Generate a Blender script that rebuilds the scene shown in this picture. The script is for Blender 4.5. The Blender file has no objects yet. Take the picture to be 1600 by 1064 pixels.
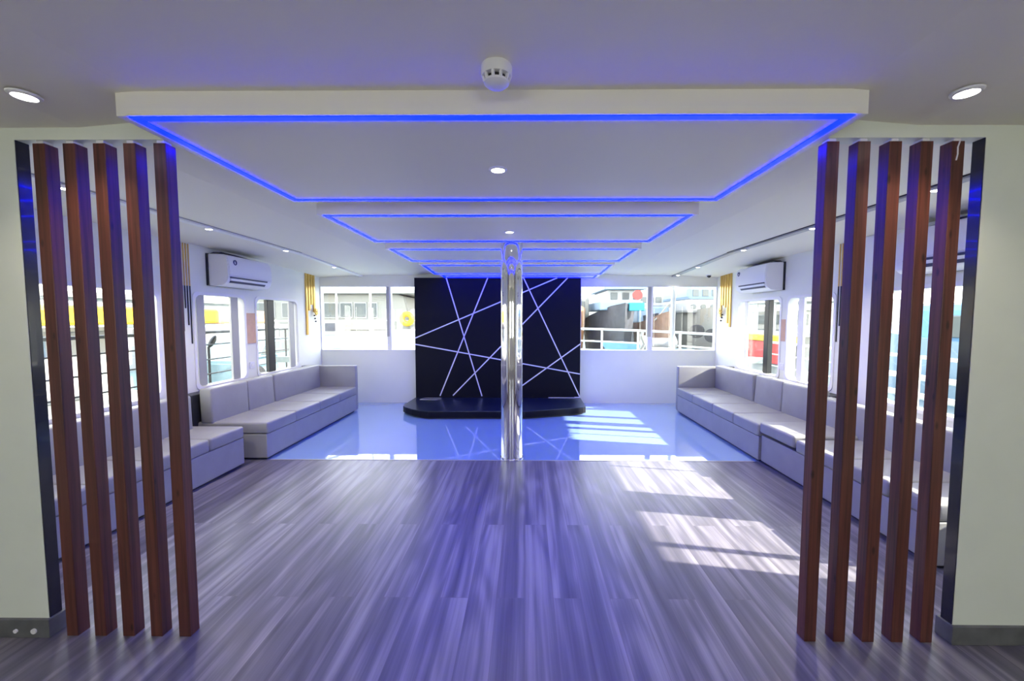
import bpy, bmesh, math, random
from mathutils import Vector, Matrix
R = math.radians
random.seed(7)
S = bpy.context.scene
COL = S.collection

# ------------------------------------------------------------------ materials
def newmat(name):
    m = bpy.data.materials.new(name); m.use_nodes = True
    nt = m.node_tree; b = nt.nodes['Principled BSDF']
    return m, nt, b
def plain(name, c, rough=.5, metal=0., bump=0., bscale=60., var=0., vscale=6., coat=0., spec=.5):
    m, nt, b = newmat(name)
    b.inputs['Base Color'].default_value = (*c, 1); b.inputs['Roughness'].default_value = rough
    b.inputs['Metallic'].default_value = metal; b.inputs['Coat Weight'].default_value = coat
    b.inputs['Specular IOR Level'].default_value = spec
    tc = nt.nodes.new('ShaderNodeTexCoord')
    if var > 0:
        n = nt.nodes.new('ShaderNodeTexNoise'); n.inputs['Scale'].default_value = vscale; n.inputs['Detail'].default_value = 4
        nt.links.new(tc.outputs['Object'], n.inputs['Vector'])
        r = nt.nodes.new('ShaderNodeValToRGB')
        r.color_ramp.elements[0].position = .3; r.color_ramp.elements[1].position = .7
        r.color_ramp.elements[0].color = (*[x*(1-var) for x in c], 1)
        r.color_ramp.elements[1].color = (*[min(1, x*(1+var)) for x in c], 1)
        nt.links.new(n.outputs['Fac'], r.inputs['Fac']); nt.links.new(r.outputs['Color'], b.inputs['Base Color'])
    if bump > 0:
        n2 = nt.nodes.new('ShaderNodeTexNoise'); n2.inputs['Scale'].default_value = bscale; n2.inputs['Detail'].default_value = 3
        nt.links.new(tc.outputs['Object'], n2.inputs['Vector'])
        bp = nt.nodes.new('ShaderNodeBump'); bp.inputs['Strength'].default_value = bump; bp.inputs['Distance'].default_value = .004
        nt.links.new(n2.outputs['Fac'], bp.inputs['Height']); nt.links.new(bp.outputs['Normal'], b.inputs['Normal'])
    return m
def emis(name, c, s):
    m, nt, b = newmat(name)
    b.inputs['Base Color'].default_value = (0, 0, 0, 1)
    b.inputs['Emission Color'].default_value = (*c, 1); b.inputs['Emission Strength'].default_value = s
    return m
def glassmat(name, tint=(1, 1, 1), refl=.06):
    m = bpy.data.materials.new(name); m.use_nodes = True; nt = m.node_tree
    nt.nodes.clear()
    o = nt.nodes.new('ShaderNodeOutputMaterial'); mix = nt.nodes.new('ShaderNodeMixShader')
    t = nt.nodes.new('ShaderNodeBsdfTransparent'); t.inputs['Color'].default_value = (*tint, 1)
    g = nt.nodes.new('ShaderNodeBsdfGlossy'); g.inputs['Roughness'].default_value = .02
    mix.inputs['Fac'].default_value = refl
    nt.links.new(t.outputs[0], mix.inputs[1]); nt.links.new(g.outputs[0], mix.inputs[2]); nt.links.new(mix.outputs[0], o.inputs['Surface'])
    return m
def slatwood():
    m, nt, b = newmat('red_brown_timber')
    L = nt.links.new
    tc = nt.nodes.new('ShaderNodeTexCoord'); oi = nt.nodes.new('ShaderNodeObjectInfo')
    ad = nt.nodes.new('ShaderNodeVectorMath'); ad.operation = 'ADD'
    L(tc.outputs['Object'], ad.inputs[0])
    cb = nt.nodes.new('ShaderNodeCombineXYZ'); mu = nt.nodes.new('ShaderNodeMath'); mu.operation = 'MULTIPLY'; mu.inputs[1].default_value = 13
    L(oi.outputs['Random'], mu.inputs[0]); L(mu.outputs[0], cb.inputs['X']); L(mu.outputs[0], cb.inputs['Z']); L(cb.outputs[0], ad.inputs[1])
    mp = nt.nodes.new('ShaderNodeMapping'); mp.inputs['Scale'].default_value = (38, 38, 1.1)
    L(ad.outputs[0], mp.inputs['Vector'])
    n = nt.nodes.new('ShaderNodeTexNoise'); n.inputs['Scale'].default_value = 1.6; n.inputs['Detail'].default_value = 6; n.inputs['Distortion'].default_value = .6
    L(mp.outputs[0], n.inputs['Vector'])
    r = nt.nodes.new('ShaderNodeValToRGB'); e = r.color_ramp.elements
    e[0].position = .25; e[0].color = (.036, .010, .007, 1); e[1].position = .75; e[1].color = (.165, .050, .033, 1)
    L(n.outputs['Fac'], r.inputs['Fac'])
    # small knots
    v = nt.nodes.new('ShaderNodeTexVoronoi'); v.inputs['Scale'].default_value = 1
    mp2 = nt.nodes.new('ShaderNodeMapping'); mp2.inputs['Scale'].default_value = (14, 14, 5); L(ad.outputs[0], mp2.inputs['Vector']); L(mp2.outputs[0], v.inputs['Vector'])
    r2 = nt.nodes.new('ShaderNodeValToRGB'); r2.color_ramp.elements[0].position = .05; r2.color_ramp.elements[0].color = (.25, .2, .2, 1); r2.color_ramp.elements[1].position = .13; r2.color_ramp.elements[1].color = (1, 1, 1, 1)
    L(v.outputs['Distance'], r2.inputs['Fac'])
    mx = nt.nodes.new('ShaderNodeMix'); mx.data_type = 'RGBA'; mx.blend_type = 'MULTIPLY'; mx.inputs['Factor'].default_value = 1
    L(r.outputs['Color'], mx.inputs['A']); L(r2.outputs['Color'], mx.inputs['B']); L(mx.outputs['Result'], b.inputs['Base Color'])
    b.inputs['Roughness'].default_value = .38
    bp = nt.nodes.new('ShaderNodeBump'); bp.inputs['Strength'].default_value = .15; bp.inputs['Distance'].default_value = .002
    L(n.outputs['Fac'], bp.inputs['Height']); L(bp.outputs['Normal'], b.inputs['Normal'])
    return m
def floorwood():
    m, nt, b = newmat('grey_plank_floor'); L = nt.links.new; N = nt.nodes.new
    tc = N('ShaderNodeTexCoord')
    sw = N('ShaderNodeMapping'); sw.inputs['Rotation'].default_value = (0, 0, R(90)); L(tc.outputs['Object'], sw.inputs['Vector'])
    br = N('ShaderNodeTexBrick'); br.inputs['Scale'].default_value = 1; br.inputs['Brick Width'].default_value = 2.1; br.inputs['Row Height'].default_value = .152
    br.inputs['Mortar Size'].default_value = .001; br.inputs['Mortar Smooth'].default_value = .1
    br.inputs['Color1'].default_value = (0, 0, 0, 1); br.inputs['Color2'].default_value = (1, 1, 1, 1); br.inputs['Mortar'].default_value = (.5, .5, .5, 1)
    br.offset = .37; L(sw.outputs[0], br.inputs['Vector'])
    # shift grain per plank
    sep = N('ShaderNodeSeparateColor'); L(br.outputs['Color'], sep.inputs[0])
    mm = N('ShaderNodeMath'); mm.operation = 'MULTIPLY'; mm.inputs[1].default_value = 9; L(sep.outputs[0], mm.inputs[0])
    cb = N('ShaderNodeCombineXYZ'); L(mm.outputs[0], cb.inputs['X']); L(mm.outputs[0], cb.inputs['Y'])
    ad = N('ShaderNodeVectorMath'); ad.operation = 'ADD'; L(tc.outputs['Object'], ad.inputs[0]); L(cb.outputs[0], ad.inputs[1])
    mp = N('ShaderNodeMapping'); mp.inputs['Scale'].default_value = (17, .38, 1); L(ad.outputs[0], mp.inputs['Vector'])
    n = N('ShaderNodeTexNoise'); n.inputs['Scale'].default_value = 1; n.inputs['Detail'].default_value = 7; n.inputs['Roughness'].default_value = .6; n.inputs['Distortion'].default_value = .12
    L(mp.outputs[0], n.inputs['Vector'])
    # cathedral rings
    mp2 = N('ShaderNodeMapping'); mp2.inputs['Scale'].default_value = (3.2, .42, 1); L(ad.outputs[0], mp2.inputs['Vector'])
    n2 = N('ShaderNodeTexNoise'); n2.inputs['Scale'].default_value = 1.3; n2.inputs['Detail'].default_value = 1; L(mp2.outputs[0], n2.inputs['Vector'])
    m3 = N('ShaderNodeMath'); m3.operation = 'MULTIPLY'; m3.inputs[1].default_value = 45; L(n2.outputs['Fac'], m3.inputs[0])
    sn = N('ShaderNodeMath'); sn.operation = 'SINE'; L(m3.outputs[0], sn.inputs[0])
    ma = N('ShaderNodeMath'); ma.operation = 'MULTIPLY_ADD'; ma.inputs[1].default_value = .06; L(sn.outputs[0], ma.inputs[0]); L(n.outputs['Fac'], ma.inputs[2])
    # broad tone
    mp4 = N('ShaderNodeMapping'); mp4.inputs['Scale'].default_value = (5, .35, 1); L(ad.outputs[0], mp4.inputs['Vector'])
    n4 = N('ShaderNodeTexNoise'); n4.inputs['Scale'].default_value = 1; n4.inputs['Detail'].default_value = 2; L(mp4.outputs[0], n4.inputs['Vector'])
    mb = N('ShaderNodeMath'); mb.operation = 'MULTIPLY_ADD'; mb.inputs[1].default_value = .55; L(n4.outputs['Fac'], mb.inputs[0]); L(ma.outputs[0], mb.inputs[2])
    r = N('ShaderNodeValToRGB'); e = r.color_ramp.elements
    e[0].position = .48; e[0].color = (.055, .052, .066, 1); e[1].position = 1.08; e[1].color = (.29, .275, .29, 1)
    k = r.color_ramp.elements.new(.76); k.color = (.135, .126, .148, 1)
    L(mb.outputs[0], r.inputs['Fac'])
    mx = N('ShaderNodeMix'); mx.data_type = 'RGBA'; mx.blend_type = 'MIX'
    L(br.outputs['Fac'], mx.inputs['Factor']); L(r.outputs['Color'], mx.inputs['A']); mx.inputs['B'].default_value = (.13, .11, .12, 1)
    L(mx.outputs['Result'], b.inputs['Base Color'])
    b.inputs['Roughness'].default_value = .33
    bp = N('ShaderNodeBump'); bp.inputs['Strength'].default_value = .12; bp.inputs['Distance'].default_value = .002
    L(n.outputs['Fac'], bp.inputs['Height']); L(bp.outputs['Normal'], b.inputs['Normal'])
    return m
def treeleaf(name, c):
    return plain(name, c, .7, var=.4, vscale=3)

M = dict(
    wall=plain('painted_wall', (.82, .83, .72), .55, bump=.05, var=.02, vscale=2),
    ceil=plain('ceiling_paint', (.82, .79, .67), .6, bump=.06, bscale=40),
    panelw=plain('panel_paint', (.82, .80, .70), .55, bump=.05),
    partition=plain('partition_paint', (.72, .76, .66), .5, bump=.05, var=.02),
    wood=slatwood(), floor=floorwood(),
    epoxy=plain('glossy_led_tinted_floor', (.26, .40, .64), .03, coat=1.0, var=.03, vscale=1.2),  # white floor, blue of the LED light tinted into its base colour
    black=plain('black_gloss', (.004, .004, .006), .18, coat=.3, var=.3, vscale=5),
    blackm=plain('black_matte_board', (.003, .0035, .008), .6, spec=.2),
    stage=plain('stage_top', (.010, .016, .032), .28, bump=.04, var=.3, vscale=3),
    stripe=plain('white_stripe', (.80, .80, .84), .5),
    sofa=plain('grey_vinyl', (.30, .30, .295), .42, bump=.25, bscale=120, var=.05),
    sofabase=plain('grey_vinyl_base', (.33, .33, .32), .45, bump=.2, bscale=120, var=.05),
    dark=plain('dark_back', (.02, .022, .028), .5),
    chrome=plain('polished_steel', (.80, .80, .80), .045, metal=1),
    alu=plain('grey_aluminium', (.42, .42, .41), .4, metal=.3),
    frame=plain('white_frame', (.82, .82, .79), .4),
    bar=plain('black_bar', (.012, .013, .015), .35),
    gold=plain('brushed_gold', (.75, .50, .14), .28, metal=.75),
    acw=plain('ac_plastic', (.80, .80, .82), .28, coat=.3),
    acl=plain('ac_louvre_dark', (.03, .03, .08), .4),
    tan=plain('tan_board', (.62, .40, .28), .7, var=.06, vscale=12),
    skirt=plain('grey_skirting', (.12, .125, .125), .45, var=.25, vscale=10),
    plast=plain('white_plastic', (.80, .80, .80), .35),
    vent=plain('vent_black', (.01, .01, .01), .6),
    glass=glassmat('window_glass', (.97, .985, .98), .05),
    led=emis('blue_led', (.0001, .0015, 1.0), 31.0),
    lens=emis('downlight_lens', (1.0, .97, .92), 14.0),
    water=plain('harbour_water', (.06, .14, .16), .12, bump=.5, bscale=2),
    quay=plain('pale_quay', (.36, .35, .31), .8, var=.12, vscale=1),
    deck=plain('pale_deck', (.26, .30, .30), .6, var=.05),
    white=plain('boat_white', (.36, .36, .35), .4, var=.04, vscale=2),
    cream=plain('boat_cream', (.28, .275, .245), .5),
    pane=plain('boat_pane', (.10, .115, .115), .2),
    yellow=plain('yellow_paint', (.62, .38, .01), .5),
    orange=plain('orange_paint', (.45, .22, .10), .5, var=.15),
    red=plain('red_paint', (.50, .045, .04), .45),
    blue=plain('boat_blue', (.12, .28, .46), .5, var=.1),
    cyan=plain('cyan_paint', (.015, .22, .30), .5),
    paleblue=plain('pale_blue_paint', (.19, .27, .36), .5, var=.06),
    hull=plain('dark_hull', (.055, .058, .07), .5, var=.35, vscale=4),
    rust=plain('rusty_brown', (.20, .11, .07), .6, var=.3, vscale=4),
    rail=plain('rail_white', (.62, .63, .63), .35),
    railb=plain('rail_black', (.02, .02, .022), .4),
    leaf=treeleaf('yellow_green_leaf', (.50, .50, .20)), bark=plain('bark', (.12, .09, .06), .8),
    carp=plain('grey_car_paint', (.14, .22, .25), .25),
    navy=plain('emblem_navy', (.03, .04, .16), .4),
    rubber=plain('tyre_rubber', (.015, .015, .018), .7),
)

# ------------------------------------------------------------------ mesh helpers
class MB:
    def __init__(s): s.bm = bmesh.new()
    def box(s, a, b, bev=0., seg=2):
        t = bmesh.new(); bmesh.ops.create_cube(t, size=1)
        a = Vector(a); b = Vector(b); c = (a+b)/2; d = b-a
        for v in t.verts: v.co = Vector((v.co.x*d.x, v.co.y*d.y, v.co.z*d.z))+c
        if bev > 0: bmesh.ops.bevel(t, geom=t.edges[:], offset=min(bev, min(map(abs, d))*.49), segments=seg, profile=.5, affect='EDGES')
        s._add(t); return s
    def _add(s, t):
        me = bpy.data.meshes.new('t'); t.to_mesh(me); t.free(); s.bm.from_mesh(me); bpy.data.meshes.remove(me)
    def tube(s, p, q, r, n=12, r2=None, cap=True):
        p = Vector(p); q = Vector(q); d = q-p; t = bmesh.new()
        bmesh.ops.create_cone(t, cap_ends=cap, segments=n, radius1=r, radius2=r if r2 is None else r2, depth=d.length)
        mt = Matrix.Translation((p+q)/2) @ d.to_track_quat('Z', 'Y').to_matrix().to_4x4()
        t.transform(mt); s._add(t); return s
    def path(s, pts, r, n=8):
        for i in range(len(pts)-1): s.tube(pts[i], pts[i+1], r, n)
        for p in pts[1:-1]: s.ball(p, r, 8)
        return s
    def ball(s, c, r, n=12, sc=(1, 1, 1)):
        t = bmesh.new(); bmesh.ops.create_uvsphere(t, u_segments=n, v_segments=max(6, n//2), radius=r)
        for v in t.verts: v.co = Vector((v.co.x*sc[0], v.co.y*sc[1], v.co.z*sc[2]))+Vector(c)
        s._add(t); return s
    def prism(s, poly, lo, hi, ax='z', bev=0.):
        t = bmesh.new()
        def mk(u, v, w): return {'z': (u, v, w), 'y': (u, w, v), 'x': (w, u, v)}[ax]
        A = [t.verts.new(mk(u, v, lo)) for u, v in poly]; B = [t.verts.new(mk(u, v, hi)) for u, v in poly]
        t.faces.new(A); t.faces.new(B[::-1]); k = len(poly)
        for i in range(k): t.faces.new((A[i], B[i], B[(i+1) % k], A[(i+1) % k]))
        bmesh.ops.recalc_face_normals(t, faces=t.faces[:])
        if bev: bmesh.ops.bevel(t, geom=t.edges[:], offset=bev, segments=2, affect='EDGES')
        s._add(t); return s
    def lathe(s, prof, c, n=32, axis='z', flip=1):
        t = bmesh.new(); rings = []
        for r, h in prof:
            ring = []
            for i in range(n):
                a = 2*math.pi*i/n
                ring.append(t.verts.new((c[0]+r*math.cos(a), c[1]+r*math.sin(a), c[2]+h)) if axis == 'z' else t.verts.new((c[0]+h, c[1]+r*math.cos(a), c[2]+r*math.sin(a))))
            rings.append(ring)
        for a, b in zip(rings, rings[1:]):
            for i in range(n): t.faces.new((a[i], a[(i+1) % n], b[(i+1) % n], b[i]))
        for e in (rings[0], rings[-1]):
            try: t.faces.new(e)
            except Exception: pass
        bmesh.ops.recalc_face_normals(t, faces=t.faces[:])
        s._add(t); return s
    def build(s, name, mat, parent=None, smooth=False, off=None):
        me = bpy.data.meshes.new(name)
        if off is not None: s.bm.transform(Matrix.Translation(-Vector(off)))
        s.bm.to_mesh(me); s.bm.free(); me.materials.append(mat)
        if smooth:
            for p in me.polygons: p.use_smooth = True
            me.set_sharp_from_angle(angle=R(35)) if hasattr(me, 'set_sharp_from_angle') else None
        o = bpy.data.objects.new(name, me); COL.objects.link(o)
        if off is not None and parent is None: o.location = off
        if parent is not None: o.parent = parent
        return o
def thing(name, label, cat, loc=(0, 0, 0), group=None):
    o = bpy.data.objects.new(name, None); COL.objects.link(o); o.location = loc; o.empty_display_size = .1
    o['label'] = label; o['category'] = cat
    if group: o['group'] = group
    return o
def tag(o, label, cat, group=None):
    o['label'] = label; o['category'] = cat
    if group: o['group'] = group
    return o
def struct(o): o['kind'] = 'structure'; return o
class P:   # part builder in world coordinates, for a thing whose Empty stands at loc
    def __init__(s, root): s.root = root
    def __call__(s, mb, name, mat, smooth=False, parent=None, label=None):
        o = mb.build(name, M[mat], parent or s.root, smooth, off=s.root.location if parent is None else s.root.location)
        if label: o['label'] = label
        return o
def copy_tree(o, parent=None):
    c = o.copy(); COL.objects.link(c)
    if parent: c.parent = parent
    for ch in [x for x in o.children]: copy_tree(ch, c)
    return c

XL, XR, YW = -3.60, 3.33, 7.15      # inner faces of the cabin walls
YB = -3.2                            # wall behind the viewer
YF = 4.22                            # joint between plank and glossy floor

# ------------------------------------------------------------------ room shell
struct(MB().box((XL-.1, YB, -.08), (XR+.1, YF, 0)).build('floor', M['floor']))
struct(MB().box((XL-.1, YF, -.08), (XR+.1, YW+.1, 0)).build('floor_bow', M['epoxy']))
struct(MB().box((XL+.9, YF-.012, 0), (XR-.92, YF+.006, .003)).build('trim_1', M['alu']))

def ceiling():
    prof = [(XL-.1, 2.285), (-2.92, 2.325), (-1.95, 2.328), (-1.5, 2.365), (1.23, 2.365), (1.68, 2.328), (2.63, 2.325), (XR+.1, 2.285)]
    ys = [YB-.1, 5.2, 6.2, 7.25]; dz = [0, 0, -.045, -.09]
    bm = bmesh.new(); rows = []
    for y, d in zip(ys, dz):
        rows.append([bm.verts.new((x, y, z+d)) for x, z in prof])
    tops = [[bm.verts.new((x, y, 2.6)) for x, z in prof] for y in ys]
    for G in (rows, tops):
        for a, b in zip(G, G[1:]):
            for i in range(len(prof)-1): bm.faces.new((a[i], a[i+1], b[i+1], b[i]))
    n = len(prof)-1
    for j in range(len(ys)-1):
        for i in (0, n): bm.faces.new((rows[j][i], rows[j+1][i], tops[j+1][i], tops[j][i]))
    for j in (0, len(ys)-1):
        for i in range(n): bm.faces.new((rows[j][i], rows[j][i+1], tops[j][i+1], tops[j][i]))
    bmesh.ops.recalc_face_normals(bm, faces=bm.faces[:])
    m = MB(); m.bm.free(); m.bm = bm
    struct(m.build('ceiling', M['ceil']))
ceiling()
# long lowered strips carrying the side downlights
def zc(y): return 0 if y < 5.2 else -.045*(y-5.2)
def strip(x0, x1, n):
    m = MB()
    for a, b in ((YB, 5.2), (5.2, 7.15)):
        za, zb = zc(a), zc(b)
        t = bmesh.new()
        vs = [t.verts.new(v) for v in ((x0, a, 2.305+za), (x1, a, 2.305+za), (x1, b, 2.305+zb), (x0, b, 2.305+zb), (x0, a, 2.33+za), (x1, a, 2.33+za), (x1, b, 2.33+zb), (x0, b, 2.33+zb))]
        for f in ((0, 1, 2, 3), (7, 6, 5, 4), (0, 4, 5, 1), (1, 5, 6, 2), (2, 6, 7, 3), (3, 7, 4, 0)): t.faces.new([vs[i] for i in f])
        bmesh.ops.recalc_face_normals(t, faces=t.faces[:]); m._add(t)
    return struct(m.build('trim_%d' % n, M['alu' if x0 > 0 else 'frame']))
strip(2.535, 2.605, 2); strip(-2.905, -2.835, 3)
struct(MB().box((2.527, YB, 2.318), (2.535, 5.2, 2.327)).build('trim_4', M['bar']))  # black line painted in for the shadow gap beside the strip
struct(MB().box((-2.835, YB, 2.318), (-2.828, 5.2, 2.327)).build('trim_5', M['alu']))

def sidewall(name, x0, x1, wins):
    m = MB(); y = YB-.1
    for a, b in sorted(wins):
        m.box((x0, y, -.08), (x1, a, 2.5)); m.box((x0, a, -.08), (x1, b, .72)); m.box((x0, a, 1.765), (x1, b, 2.5)); y = b
    m.box((x0, y, -.08), (x1, YW+.1, 2.5))
    return struct(m.build(name, M['wall']))
WL = [(2.05, 3.97), (4.41, 5.21), (5.43, 6.42)]
WR = [(1.95, 2.65), (2.98, 3.90), (4.43, 5.22), (5.36, 6.44)]
sidewall('wall_left', XL-.12, XL, WL); sidewall('wall_right', XR, XR+.12, WR)
# bow wall with two openings
z0, z1 = .925, 2.06
m = MB().box((XL-.1, YW, -.08), (XR+.1, YW+.1, z0)).box((XL-.1, YW, z1), (XR+.1, YW+.1, 2.5)).box((-1.91, YW, z0), (.955, YW+.1, z1))
m.box((XL-.1, YW, z0), (XL+.0, YW+.1, z1)).box((XR, YW, z0), (XR+.1, YW+.1, z1))
struct(m.build('wall_bow', M['wall']))
m = MB().box((XL-.1, YB-.1, -.08), (XR+.1, YB, .9)).box((XL-.1, YB-.1, 2.0), (XR+.1, YB, 2.5))
for a, b in ((XL-.1, -2.9), (-.9, .6), (2.6, XR+.1)): m.box((a, YB-.1, .9), (b, YB, 2.0))
struct(m.build('wall_back', M['wall']))

def rrect(a, b, c, d, r, n=6):
    pts = []
    for cx, cy, s in ((b-r, d-r, 0), (a+r, d-r, 90), (a+r, c+r, 180), (b-r, c+r, 270)):
        for i in range(n+1):
            t = R(s+90*i/n); pts.append((cx+r*math.cos(t), cy+r*math.sin(t)))
    return pts
def ring(m, outer, inner, lo, hi, ax):
    """frame between two closed outlines with the same number of points"""
    t = bmesh.new()
    def mk(u, v, w): return {'x': (w, u, v), 'y': (u, w, v), 'z': (u, v, w)}[ax]
    L4 = [[t.verts.new(mk(u, v, w)) for u, v in P_] for w in (lo, hi) for P_ in (outer, inner)]
    k = len(outer)
    for i in range(k):
        j = (i+1) % k
        for q, s in ((0, 1), (1, 3), (3, 2), (2, 0)):
            t.faces.new((L4[q][i], L4[q][j], L4[s][j], L4[s][i]))
    bmesh.ops.recalc_face_normals(t, faces=t.faces[:]); m._add(t)
wn = [0]
def window(side, a, b, stiles=(), plain_=False):
    wn[0] += 1
    x = XL if side < 0 else XR; s = -1 if side < 0 else 1
    root = bpy.data.objects.new('window_%d' % wn[0], None); COL.objects.link(root); root.location = (x, (a+b)/2, .72); root['kind'] = 'structure'
    p = P(root); m = MB()
    lo, hi = sorted((x-s*.008, x+s*.10))
    ring(m, rrect(a-.02, b+.02, .70, 1.785, .07), rrect(a+.012, b-.012, .732, 1.752, .085), lo, hi, 'x'); p(m, 'window_frame', 'frame', True)
    p(MB().box((x+s*.078, a, .72), (x+s*.084, b, 1.765)), 'pane', 'glass')
    for y0, y1, mt, d in stiles:
        lo, hi = sorted((x+s*.02, x+s*(.02+d)))
        p(MB().box((lo, y0, .735), (hi, y1, 1.75), .004), 'stile', mt)
    return root
for a, b in ((-2.9, -.9), (.6, 2.6)):  # unseen rear windows, added to let fill daylight onto the foreground
    wn[0] += 1
    root = bpy.data.objects.new('window_%d' % wn[0], None); COL.objects.link(root); root.location = ((a+b)/2, YB, .9); root['kind'] = 'structure'; p = P(root)
    m = MB(); ring(m, [(a, .9), (b, .9), (b, 2.0), (a, 2.0)], [(a+.05, .95), (b-.05, .95), (b-.05, 1.95), (a+.05, 1.95)], YB-.09, YB+.006, 'y'); p(m, 'window_frame', 'frame'); p(MB().box((a, YB-.06, .9), (b, YB-.054, 2.0)), 'pane', 'glass')
for i, (a, b) in enumerate(WL):
    st = {0: [(2.95, 3.0, 'frame', .05)], 1: [(4.47, 4.585, 'alu', .03), (5.0, 5.125, 'alu', .03)], 2: [(5.71, 5.86, 'bar', .05), (6.24, 6.37, 'alu', .03)]}.get(i, ())
    window(-1, a, b, st)
for i, (a, b) in enumerate(WR):
    st = {0: [(2.14, 2.19, 'bar', .05)], 1: [(3.60, 3.62, 'frame', .03)], 2: [(4.95, 5.05, 'frame', .03), (4.72, 4.74, 'frame', .03)], 3: [(5.66, 5.76, 'bar', .07), (6.2, 6.28, 'frame', .03)]}.get(i, ())
    window(1, a, b, st)
def bowwindow(x0, x1, post, wide):
    wn[0] += 1
    root = bpy.data.objects.new('window_%d' % wn[0], None); COL.objects.link(root); root.location = ((x0+x1)/2, YW, z0); root['kind'] = 'structure'
    p = P(root); m = MB()
    ring(m, [(x0, z0), (x1, z0), (x1, z1), (x0, z1)], [(x0+.018, z0+.015), (x1-.018, z0+.015), (x1-.018, z1-.015), (x0+.018, z1-.015)], YW-.006, YW+.09, 'y')
    p(m, 'window_frame', 'frame')
    p(MB().box((x0, YW+.05, z0), (x1, YW+.056, z1)), 'pane', 'glass')
    p(MB().box((post-wide/2, YW+.01, z0+.25), (post+wide/2, YW+.09, z1)), 'mullion', 'alu')
    p(MB().box((post+wide/2, YW+.01, z0), (post+wide/2+.03, YW+.09, z1)).box((post-wide*.4, YW+.02, z0), (post+wide/2, YW+.08, z0+.25)), 'mullion_cover', 'frame')
bowwindow(XL, -1.91, -2.415, .05); bowwindow(.955, XR, 2.165, .065)

# partition walls either side of the viewer, their black edges and skirtings
for sgn, xi, xo, nm in ((-1, -2.24, XL, 'wall_partition_left'), (1, 1.975, XR, 'wall_partition_right')):
    a, b = sorted((xi, xo))
    struct(MB().box((a, 1.817, 0), (b, 1.868, 2.36)).build(nm, M['partition']))
    struct(MB().box((xi-.004 if sgn > 0 else xi, 1.819, .09), (xi if sgn > 0 else xi+.004, 1.868, 2.285)).build('trim_%d' % (6 if sgn < 0 else 7), M['black']))
    e = xi-sgn*.012
    a, b = sorted((e, xo))
    struct(MB().box((a, 1.803, 0), (b, 1.885, .088), .003).build('baseboard_%s' % ('left' if sgn < 0 else 'right'), M['skirt']))
# beams over the slats
struct(MB().box((-2.28, 1.817, 2.276), (-1.40, 1.885, 2.37)).build('trim_8', M['partition']))
struct(MB().box((1.13, 1.817, 2.276), (1.985, 1.885, 2.37)).build('trim_9', M['partition']))
# sockets holes in left skirting
bc = thing('cable_grommet', 'larger white round cap on the dark skirting, left wall corner', 'cap', (-2.297, 1.80, .035), 'white caps on the left skirting')
P(bc)(MB().tube((-2.297, 1.803, .035), (-2.297, 1.797, .035), .0125, 20), 'cap', 'plast', True)
bc = thing('cable_grommet', 'smaller white round cap on the dark skirting, further left', 'cap', (-2.383, 1.80, .035), 'white caps on the left skirting')
P(bc)(MB().tube((-2.383, 1.803, .035), (-2.383, 1.797, .035), .009, 20), 'cap', 'plast', True)

# ------------------------------------------------------------------ timber slats
ordn = ['outermost', 'second from the outside', 'middle', 'second from the inside', 'innermost']
def slats(x_in, step, side, word):
    base = None
    for i in range(5):
        x = x_in + side*i*step
        lab = 'upright reddish timber slat, %s of the five on the %s' % (ordn[4-i], word)
        w = .0545
        cx = x + .027 if side < 0 else x - .027
        if base is None:
            t = thing('timber_slat', lab, 'wooden slat', (cx, 1.845, 0), 'timber slats on the %s' % word)
            m = MB().box((cx-w/2, 1.8175, 0), (cx+w/2, 1.872, 2.262), .0025, 2); P(t)(m, 'post', 'wood')
            m = MB().box((cx-.016, 1.822, 2.262), (cx+.016, 1.866, 2.276), .003); P(t)(m, 'top_bracket', 'plast', label='white bracket at the head of the slat')
            base = t
        else:
            t = copy_tree(base); t.location = (cx, 1.845, 0); t['label'] = lab
            if side > 0 and i == 4: P(t)(MB().path([(cx+.004, 1.8165, 2.262), (cx-.004, 1.8165, 2.235), (cx-.003, 1.8165, 2.205), (cx-.008, 1.8165, 2.18)], .003, 6), 'sealant_drip', 'plast', True, label='white sealant drip')
slats(-1.628, .1335, -1, 'left')
slats(1.352, .1337, 1, 'right')

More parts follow.
